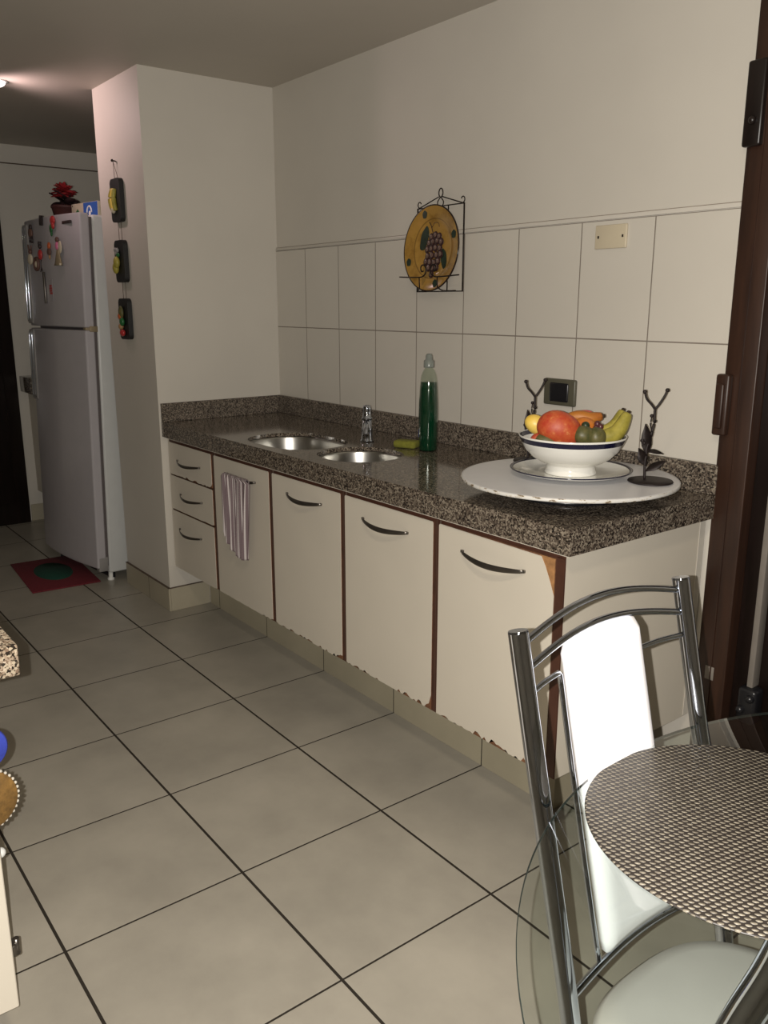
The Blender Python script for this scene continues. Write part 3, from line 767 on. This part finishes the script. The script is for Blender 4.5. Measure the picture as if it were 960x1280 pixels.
for dd, a, b in ((d1, 1.335, 1.79), (d2, .93, 1.255)):
    x = -FW+.040
    MB().box(x-.030, x+.032, -.068, -.050, a-.02, b+.03, .006, 3).build('handle_recess', 'grey_plastic', dd)['label'] = 'dark grey recessed grip'
    MB().tube([(x-.020, -.068, a-.01), (x-.020, -.071, a+.01), (x-.020, -.071, b), (x-.020, -.068, b+.02)], .004, 12, up=(0, 1, 0)).tube([(x+.014, -.068, a-.01), (x+.014, -.071, a+.01), (x+.014, -.071, b), (x+.014, -.068, b+.02)], .003, 12, up=(0, 1, 0)).build('handle', 'chrome', dd)['label'] = 'chrome trim of the grip'
MB().box(-.030, .002, -.050, .008, 1.291, 1.305, .002).box(-.012, .004, -.03, .01, 1.284, 1.312, .002).build('hinge', 'c_gold', fr)
MB().box(-.035, .001, -.045, .006, .060, .135, .004).build('bottom_hinge', 'grey_plastic', fr)
MB().box(-.150, -.060, -.074, -.064, 1.792, 1.806, .001).build('badge', 'c_dark', d1)['label'] = 'small dark maker badge'
for x, y in ((-.03, .03), (-FW+.05, .03), (-.05, .58), (-FW+.05, .58)):
    zb_ = .010 if y < .3 else .024
    m = MB().lathe([(0, 0), (.018, 0), (.018, .012), (.012, .016), (.012, .05), (0, .05)], (0, 0, 0), 16); m.build('foot', 'c_white' if x > -.1 else 'black', fr, None).location = (x, y, -.001 if y < .3 else .018)
MB().box(-FW+.02, -.02, .03, .05, .012, .06).build('kick_plate', 'black', fr)

def onfridge(o, a, z, b=0, rot=0):
    u = a/FW; yb = -.052-.030*(1-(2*u-1)**2)-.001
    mw = fm @ Matrix.Translation((-a, yb+b, z)) @ Matrix.Rotation(rot, 4, 'Y')
    o.location = mw.to_translation(); o.rotation_euler = mw.to_euler(); return o
def magnet(label, cat='magnet'):
    return thing('fridge_magnet', label, cat, group='magnets on the refrigerator door')
# dark figurine top left
r = magnet('dark figurine magnet at the top left of the fridge door')
MB().ball((0, -.008, .025), .012, .008, .014).build('head', 'c_dark', r); MB().ball((.0, -.008, -.005), .018, .009, .024).ball((-.018, -.008, -.002), .010, .006, .022).build('body', 'c_brown', r)
MB().tube([(-.008, -.008, -.02), (-.012, -.008, -.05)], .006, 8).tube([(.008, -.008, -.02), (.012, -.008, -.055)], .006, 8).build('leg', 'c_dark', r)
onfridge(r, .515, 1.775)
r = onfridge(tag(MB().box(-.020, .020, -.008, 0, -.024, .024, .006, 2).build('fridge_magnet', 'c_dark'), 'small black rounded rectangular magnet near the top of the fridge door', 'magnet', 'magnets on the refrigerator door'), .366, 1.822, 0, .1)
r = magnet('red rose magnet with green leaf near the top of the fridge')
MB().ball((.012, -.008, .018), .024, .010, .022).ball((.018, -.010, -.006), .012, .008, .018).build('flower', 'c_red', r); MB().ball((-.014, -.007, -.020), .016, .006, .022).ball((-.010, -.007, -.044), .008, .005, .012).build('leaf', 'c_green', r)
onfridge(r, .235, 1.795)
r = magnet('cream and brown figure magnet at the far left edge of the fridge door')
MB().ball((0, -.008, .03), .014, .009, .014).tube([(-.012, -.008, .035), (-.022, -.008, .065)], .004, 8).tube([(.010, -.008, .035), (.018, -.008, .06)], .004, 8).build('head', 'c_brown', r); MB().ball((0, -.009, -.008), .028, .010, .028).build('body', 'c_cream', r)
onfridge(r, .548, 1.650)
r = magnet('round brown wreath magnet beside the doll in a red dress')
MB().tube([(.024*math.cos(a), -.008, .028*math.sin(a)) for a in [2*PI*k/24 for k in range(24)]], .009, 8, up=(0, 1, 0), closed=True).build('ring', 'c_brown', r); MB().ball((0, -.008, -.002), .014, .008, .018).build('centre', 'c_cream', r)
onfridge(r, .452, 1.615)
r = magnet('doll magnet in a red dress with black hat on the fridge')
MB().ball((0, -.009, .046), .011, .009, .012).box(-.009, .009, -.016, -.003, .054, .070, .003).build('head', 'c_dark', r); MB().ball((.002, -.010, .006), .020, .010, .026).build('dress', 'c_red', r); MB().tube([(0, -.006, -.018), (-.002, -.006, -.060), (-.014, -.006, -.078)], .0025, 6).tube([(-.001, -.006, -.060), (.010, -.006, -.076)], .0025, 6).build('leg', 'c_dark', r)
onfridge(r, .390, 1.652)
r = onfridge(tag(MB().box(-.008, .008, -.010, 0, -.078, .078, .003, 2).build('bottle_opener', 'pewter'), 'long narrow dark metal bar magnet below the doll', 'magnet', 'magnets on the refrigerator door'), .368, 1.496, 0, -.04)
r = magnet('small orange bird magnet between the doll and the bell')
MB().ball((.002, -.008, .016), .012, .008, .018).build('head', 'c_orange', r); MB().ball((0, -.008, -.012), .018, .009, .020).build('body', 'c_brown', r); MB().ball((.004, -.008, -.036), .006, .005, .014).build('tail', 'c_tan', r)
onfridge(r, .281, 1.680)
r = magnet('bell shaped lady magnet with cream skirt on the fridge')
MB().ball((-.008, -.010, .066), .014, .009, .014).build('head', 'c_brown', r); MB().ball((-.004, -.012, .036), .014, .010, .020).build('bodice', 'c_pink', r)
m = MB(); m.lathe([(0, .030), (.012, .026), (.020, 0), (.034, -.040), (.036, -.046), (0, -.046)], (.004, -.014, -.01), 24, sy=.4); m.build('skirt', 'c_gold', r); MB().tube([(-.030, -.018, -.052), (.038, -.018, -.052)], .005, 8).ball((.018, -.009, .03), .020, .006, .030).build('trim', 'c_cream', r)
onfridge(r, .180, 1.655)
r = magnet('white sticker with red print on the upper fridge door')
r.name = 'sticker'
MB().box(-.022, .022, -.0015, 0, -.060, .045, .0005, 1).build('paper', 'fridge', r)
m = MB()
for i, (x0_, x1_, z_) in enumerate([(-.016, .014, .014), (-.018, .018, .002), (-.016, .016, -.010), (-.012, .018, -.022)]): m.box(x0_, x1_, -.0022, -.0014, z_-.005, z_+.005)
m.build('print', 'c_red', r)
onfridge(r, .301, 1.490)

# things on top of the fridge
def ontop(o, a, b, rz=0):
    mw = fm @ Matrix.Translation((-a, b, FH+.0015)) @ Matrix.Rotation(rz, 4, 'Z'); o.location = mw.to_translation(); o.rotation_euler = mw.to_euler(); return o
r = thing('potted_plant', 'small red leafed plant in a brown red pot on the fridge', 'plant')
MB().lathe([(0, 0), (.052, 0), (.056, .004), (.070, .062), (.074, .064), (.074, .076), (.066, .076), (.064, .064), (0, .062)], seg=32).build('pot', 'terracotta', r)
m = MB()
def star(m, c, R0, n, tilt, ph):
    for k in range(n):
        a = ph+2*PI*k/n; tl = tilt+rnd.uniform(-.35, .75); dr = Vector((math.cos(a), math.sin(a), tl)).normalized()
        leaf(m, c, Vector(c)+dr*R0*rnd.uniform(.8, 1.1), R0*.24, Vector((-dr.x*tl-dr.y*.4, -dr.y*tl+dr.x*.4, 1)), droop=R0*.10)
for c, R0, ti in [((.0, -.01, .145), .070, .25), ((.03, -.02, .150), .055, .6), ((-.03, .02, .125), .060, .3), ((.01, -.03, .12), .05, .3)]: star(m, c, R0, 11, ti, rnd.random()*3)
m.tube([(0, 0, .06), (.0, 0, .135), (.02, -.01, .165)], .004, 6)
m.build('bracts', 'red_leaf', r)
m = MB()
for c, R0, ti in [((0, 0, .085), .095, .12), ((0, 0, .105), .085, .3)]: star(m, c, R0, 8, ti, rnd.random()*3)
m.build('foliage', 'dark_leaf', r)
ontop(r, .455, .085)
r = thing('tissue_box', 'small cream box with blue and green pictures on the fridge', 'box')
MB().box(-.13, .13, -.055, .055, 0, .068, .002).build('carton', 'c_cream', r)
m = MB().box(-.008, .128, -.0562, -.0550, .002, .066); m.build('blue_panel', 'c_blue', r)
MB().poly([Vector((-.105, -.0560, .012)), Vector((-.035, -.0560, .012)), Vector((-.068, -.0560, .042))], (0, .0012, 0)).build('green_mountain', 'c_green', r)
m = MB(); m.tube([(.05+.022*math.cos(a), -.0562, .018+.030*math.sin(a)) for a in [PI*k/12 for k in range(13)]], .004, 8, up=(0, 1, 0)); m.ball((.052, -.0562, .014), .010, .002, .012); m.build('white_mark', 'c_white', r)
MB().ball((-.118, -.0560, .058), .004, .001, .004).build('dot', 'c_dark', r)
ontop(r, .165, .105, .06)

# kitchen counter beyond the fridge, against the far wall
r = thing('wall_counter', 'dark brown counter and pale cabinet against the far wall behind the fridge', 'counter', (0, 0, 0))
MB().box(-2.199, -1.95, -.645, .2, .865, .965, .004).build('slab', 'granite', r)
MB().box(-2.199, -1.98, -.600, .2, .20, .864, .004).build('cabinet', 'laminate', r)

# rug
r = thing('rug', 'small red rug with a green oval on the floor by the fridge', 'rug', (-.925, -.875, 0), (0, 0, -.07))
MB().box(-.287, .287, -.190, .150, .0005, .008, .003, 2).build('mat', 'rug', r)
m = MB(); m.lathe([(0, .0085), (.998, .0085), (1, .0080), (1, .007), (0, .007)], (-.02, -.02, 0), 48, sx=.17, sy=.095); m.build('oval', 'rug_green', r)['label'] = 'dark green oval'

# ------------------------------------------------------------------ dining table
TC = Vector((3.561, -1.115, 0))
r = thing('dining_table', 'round clear glass dining table with chrome legs at the right', 'table', TC)
m = MB(); R0 = .647
m.lathe([(0, .7450), (R0-.001, .7450), (R0, .7460), (R0, .7490), (R0-.001, .750), (0, .750)], seg=160, mats=[0, 1, 1, 1, 0])
m.build('tabletop', ['glass', 'glass_edge'], r)['label'] = 'clear glass disc'
for k in range(4):
    a = math.atan2(-.187, -.324)+k*PI/2
    u = Vector((math.cos(a), math.sin(a), 0))
    w_ = Vector((-u.y, u.x, 0))
    path = [p_-u*.017-w_*.007 for p_ in smooth_path([u*.365+Vector((0, 0, .7445))-w_*.0, u*.385+Vector((0, 0, .68))+w_*.010, u*.425+Vector((0, 0, .58))+w_*.035, u*.475+Vector((0, 0, .40))+w_*.09, u*.50+Vector((0, 0, .2))+w_*.13, u*.50+Vector((0, 0, .0))+w_*.15], 8)]
    m = MB().tube(path, .0205, 20, up=(1, 0, 0)); m.build('leg', 'chrome', r)
MB().tube([(.385*math.cos(2*PI*k/48), .385*math.sin(2*PI*k/48), .16) for k in range(48)], .0125, 12, closed=True).build('base_ring', 'chrome', r)
pm = tag(MB().lathe([(0, 0), (.2105, 0), (.2125, .001), (.2125, .0022), (.2105, .0032), (0, .0032)], seg=128).build('placemat', 'weave'), 'round brown and beige woven placemat on the glass table', 'placemat')
pm.location = (3.135, -1.165, .7503); pm.rotation_euler = (0, 0, .62)

# ------------------------------------------------------------------ chair
r = thing('dining_chair', 'chrome dining chair with white padded back tucked under the glass table', 'chair', (3.10, -1.145, 0))
O = Vector((3.10, -1.145, 0))
def bx(z): return 2.860+.009+(.98-z)*.2382
def P(y, z, dx=0): return Vector((bx(z)+dx, y, z))-O
yL, yR = -1.335, -.954
for y in (yL, yR):
    path = [P(y, .982), P(y, .98), P(y, .80), P(y, .60), P(y, .46), P(y, .36, -.004), P(y, .25, -.016), P(y, .12, -.045), P(y, 0, -.085)]
    path = [path[0]]+smooth_path(path[1:], 6)
    MB().tube(path, .0143, 24, up=(0, 1, 0)).build('leg', 'chrome', r)
    MB().tube([P(y, .9815), P(y, .9835)], .0136, 24, up=(0, 1, 0)).build('end_cap', 'chrome', r)
def arc(z0, rise, bow, ra, n=20, ya=yL, yb=yR):
    return [P(ya+(yb-ya)*i/n, z0+rise*math.sin(PI*i/n), -bow*math.sin(PI*i/n)) for i in range(n+1)]
MB().tube(arc(.962, .028, .012, 0), .0052, 12).build('top_rail', 'chrome', r)
MB().tube(arc(.926, .028, .012, 0), .0052, 12).build('top_rail', 'chrome', r)
MB().tube([P(yL+(yR-yL)*i/20, .468+.014*math.sin(PI*i/20), -.012*math.sin(PI*i/20)) for i in range(21)], .0060, 12).build('lower_rail', 'chrome', r)
for s, ye in ((1, -1.253), (-1, -1.092)):
    ys = yL if s == 1 else yR
    pth = smooth_path([P(ys, .892), P((ys+ye)/2, .899 if s == 1 else .895, -.006), P(ye-s*.004, .902 if s == 1 else .893, -.010)], 5)+smooth_path([P(ye, .898, -.011), P(ye, .80, -.012), P(ye, .60, -.012), P(ye, .482, -.010)], 5)
    MB().tube(pth, .0042, 10, up=(1, 0, 0)).build('side_rod', 'chrome', r)
# padded back
m = MB(); nu, nv = 16, 30; b = m.bm; F, K = [], []
for j in range(nv+1):
    v = j/nv; rf, rk = [], []
    for i in range(nu+1):
        u = i/nu; y = -1.243+(.175)*u + (.002 if v < .5 else 0)
        s = math.sin(PI*(y-yL)/(yR-yL))
        ztop = .926+.028*s-.004; zbot = .468+.014*s+.008
        # rounded corners
        cu = min(u, 1-u)*.175; rc = .016
        if cu < rc: dzc = rc-math.sqrt(max(0, rc*rc-(rc-cu)**2))
        else: dzc = 0
        zt_, zb_ = ztop-dzc, zbot+dzc*.35
        z = zb_+(zt_-zb_)*v
        e = min(1, min(u, 1-u)*9, min(v, 1-v)*16); th = .004+.011*math.sqrt(e)
        rf.append(b.verts.new(P(y, z, -.012*s+th+.001))); rk.append(b.verts.new(P(y, z, -.012*s-.006)))
    F.append(rf); K.append(rk)
fs = []
for j in range(nv):
    for i in range(nu):
        fs.append(b.faces.new((F[j][i], F[j][i+1], F[j+1][i+1], F[j+1][i]))); fs.append(b.faces.new((K[j][i], K[j+1][i], K[j+1][i+1], K[j][i+1])))
for j in range(nv):
    fs.append(b.faces.new((F[j][0], F[j+1][0], K[j+1][0], K[j][0]))); fs.append(b.faces.new((F[j][nu], K[j][nu], K[j+1][nu], F[j+1][nu])))
for i in range(nu):
    fs.append(b.faces.new((F[0][i], K[0][i], K[0][i+1], F[0][i+1]))); fs.append(b.faces.new((F[nv][i], F[nv][i+1], K[nv][i+1], K[nv][i])))
m._fin(fs, True); m.build('backrest', 'white_vinyl', r)['label'] = 'white padded back panel'
# seat
m = MB(); prof = []
SEX = 2.7
rings = []
for k_, z_ in [(.0, -.046), (.86, -.046), (.95, -.040), (1.0, -.026), (1.0, -.016), (.955, -.005), (.85, .0), (.5, .003), (0, .004)]:
    if k_ == 0: rings.append([m.bm.verts.new((3.192-O.x, -1.160-O.y, .428+z_))]); continue
    rings.append([m.bm.verts.new((3.192-O.x+.217*k_*math.copysign(abs(math.cos(a_))**(2/SEX), math.cos(a_)), -1.160-O.y+.203*k_*math.copysign(abs(math.sin(a_))**(2/SEX), math.sin(a_)), .428+z_)) for a_ in [2*PI*i_/72 for i_ in range(72)]])
for A_, B_ in zip(rings, rings[1:]):
    fs_ = []
    for i_ in range(72):
        q_ = []
        for v_ in (A_[i_ % len(A_)], A_[(i_+1) % 72 % len(A_)], B_[(i_+1) % 72 % len(B_)], B_[i_ % len(B_)]):
            if v_ not in q_: q_.append(v_)
        fs_.append(m.bm.faces.new(q_))
    m._fin(fs_, True)
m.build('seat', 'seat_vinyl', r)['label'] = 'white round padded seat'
cx, cy = 3.198-O.x, -1.160-O.y
MB().tube([(cx+.160*math.cos(2*PI*k/40), cy+.160*math.sin(2*PI*k/40), .370) for k in range(40)], .011, 12, closed=True).tube([P(yL, .370), (cx-.12, cy-.10, .370)], .010, 10).tube([P(yR, .370), (cx-.12, cy+.10, .370)], .010, 10).build('seat_frame', 'chrome', r)
for s in (-1, 1):
    MB().tube(smooth_path([(cx+.10, cy+s*.115, .370), (cx+.14, cy+s*.14, .33), (cx+.165, cy+s*.15, .2), (cx+.18, cy+s*.155, 0)], 6), .0125, 16, up=(0, 1, 0)).build('leg', 'chrome', r)

# ------------------------------------------------------------------ opposite counter at the left edge
r = thing('side_counter', 'speckled granite counter corner, flash brightness in its colour, over a white cabinet at the left edge', 'counter', (2.2, -2.1, 0))
o = r.location
def lb(m, nm, mt, par=r):
    e = m.build(nm, mt, par); e.data.transform(Matrix.Translation((-2.2, 2.1, 0))); return e
lb(MB().box(.9, 2.288, -2.5, -1.842, .848, .90, .003, 2), 'slab', 'granite_lit')
cb = lb(MB().box(.95, 2.112, -2.45, -1.871, .10, .847, .002, 1), 'cabinet', 'laminate')
lb(MB().box(1.0, 2.03, -2.4, -1.95, 0, .10), 'plinth', 'plinth_tile')
lb(MB().ball((2.043, -1.859, .395), .010, .010, .010).tube([(2.043, -1.871, .395), (2.043, -1.858, .395)], .006, 10), 'knob', 'c_white', cb)['label'] = 'small white knob'
lb(MB().box(2.025, 2.055, -1.8705, -1.853, .165, .190, .003).tube([(2.04, -1.850, .160), (2.04, -1.850, .196)], .006, 10), 'hinge', 'pewter', cb)
r = thing('pot_holder', 'brown round pot holder with scalloped white edge hanging at the left edge', 'pot holder', (2.128, -1.893, .560))
m = MB(); m.lathe([(0, -.005), (.058, -.005), (.060, 0), (.058, .005), (0, .005)], seg=48); m.bm.transform(Matrix.Rotation(PI/2, 4, 'Y')); m.build('pad', 'wicker', r)
m = MB()
for k in range(40):
    a = 2*PI*k/40; m.ball((0, .0605*math.cos(a), .0605*math.sin(a)), .003, .0030, .0030, 8)
m.build('scalloped_edge', 'thread', r)
MB().tube([(-.008, -.01, .060), (-.010, -.01, .268)], .0012, 6).build('loop', 'thread', r)
r = thing('pot_holder', 'bright blue cloth pot holder hanging above the brown one', 'pot holder', (2.146, -1.885, .668))
m = MB(); m.lathe([(0, -.005), (.038, -.005), (.041, 0), (.038, .005), (0, .005)], seg=40); m.bm.transform(Matrix.Rotation(PI/2, 4, 'Y')); m.build('pad', 'blue', r)
MB().tube([(0, 0, .040), (0, 0, .180)], .0012, 6).build('loop', 'thread', r)

r = thing('ceiling_light', 'small round glowing ceiling light at the left edge', 'ceiling light', (-.632, -1.012, H))
MB().lathe([(0, -.004), (.042, -.004), (.044, -.002), (.044, 0), (0, 0)], seg=32).build('rim', 'c_white', r)
ml_, tl_, bl_ = nt('lamp_glow'); bl_.inputs['Emission Color'].default_value = (1, .86, .84, 1); bl_.inputs['Emission Strength'].default_value = 3
MB().lathe([(0, -.024), (.016, -.022), (.028, -.015), (.034, -.004), (0, -.004)], seg=32).build('diffuser', ml_, r)
# ------------------------------------------------------------------ camera
cd = bpy.data.cameras.new('camera'); cam = bpy.data.objects.new('camera', cd); COL.objects.link(cam)
yaw, pitch = .9138, .2418
CP = Vector((3.6113, -2.1393, 1.4165))
fw = Vector((-math.sin(yaw)*math.cos(pitch), math.cos(yaw)*math.cos(pitch), -math.sin(pitch)))
rt = Vector((math.cos(yaw), math.sin(yaw), 0)); up = rt.cross(fw)
cam.matrix_world = Matrix(((rt.x, up.x, -fw.x, CP.x), (rt.y, up.y, -fw.y, CP.y), (rt.z, up.z, -fw.z, CP.z), (0, 0, 0, 1)))
cd.sensor_fit = 'VERTICAL'; cd.sensor_height = 36; cd.lens = 1053.56/1280*36; cd.clip_start = .05; cd.clip_end = 50
S.camera = cam

# ------------------------------------------------------------------ lights
def light(name, typ, loc, energy, col, **kw):
    l = bpy.data.lights.new(name, typ); l.energy = energy; l.color = col
    for k, v in kw.items(): setattr(l, k, v)
    o = bpy.data.objects.new(name, l); COL.objects.link(o); o.location = loc; return o
fl = light('phone_flash', 'SPOT', CP - rt*.030 + up*.0, 195, (1, .95, .88), shadow_soft_size=.003, spot_size=math.radians(120), spot_blend=.6)
fl.rotation_euler = cam.matrix_world.to_euler()
lm = light('ceiling_lamp', 'AREA', (3.1, -1.75, H-.06), 14, (1, .86, .66), shape='DISK', size=.22)
sp = light('far_spot_lamp', 'SPOT', (-.60, -1.10, H-.07), 11, (1, .72, .72), shadow_soft_size=.04, spot_size=math.radians(125), spot_blend=.9)
dv = Vector((.18, .85, -.22)); sp.rotation_euler = dv.to_track_quat('-Z', 'Y').to_euler()
W = bpy.data.worlds.new('world'); S.world = W; W.use_nodes = True
W.node_tree.nodes['Background'].inputs[0].default_value = (1, .85, .7, 1); W.node_tree.nodes['Background'].inputs[1].default_value = .008
S.view_settings.view_transform = 'Standard'; S.view_settings.look = 'None'; S.view_settings.gamma = 1; S.view_settings.exposure = -.06
S.view_settings.use_curve_mapping = False
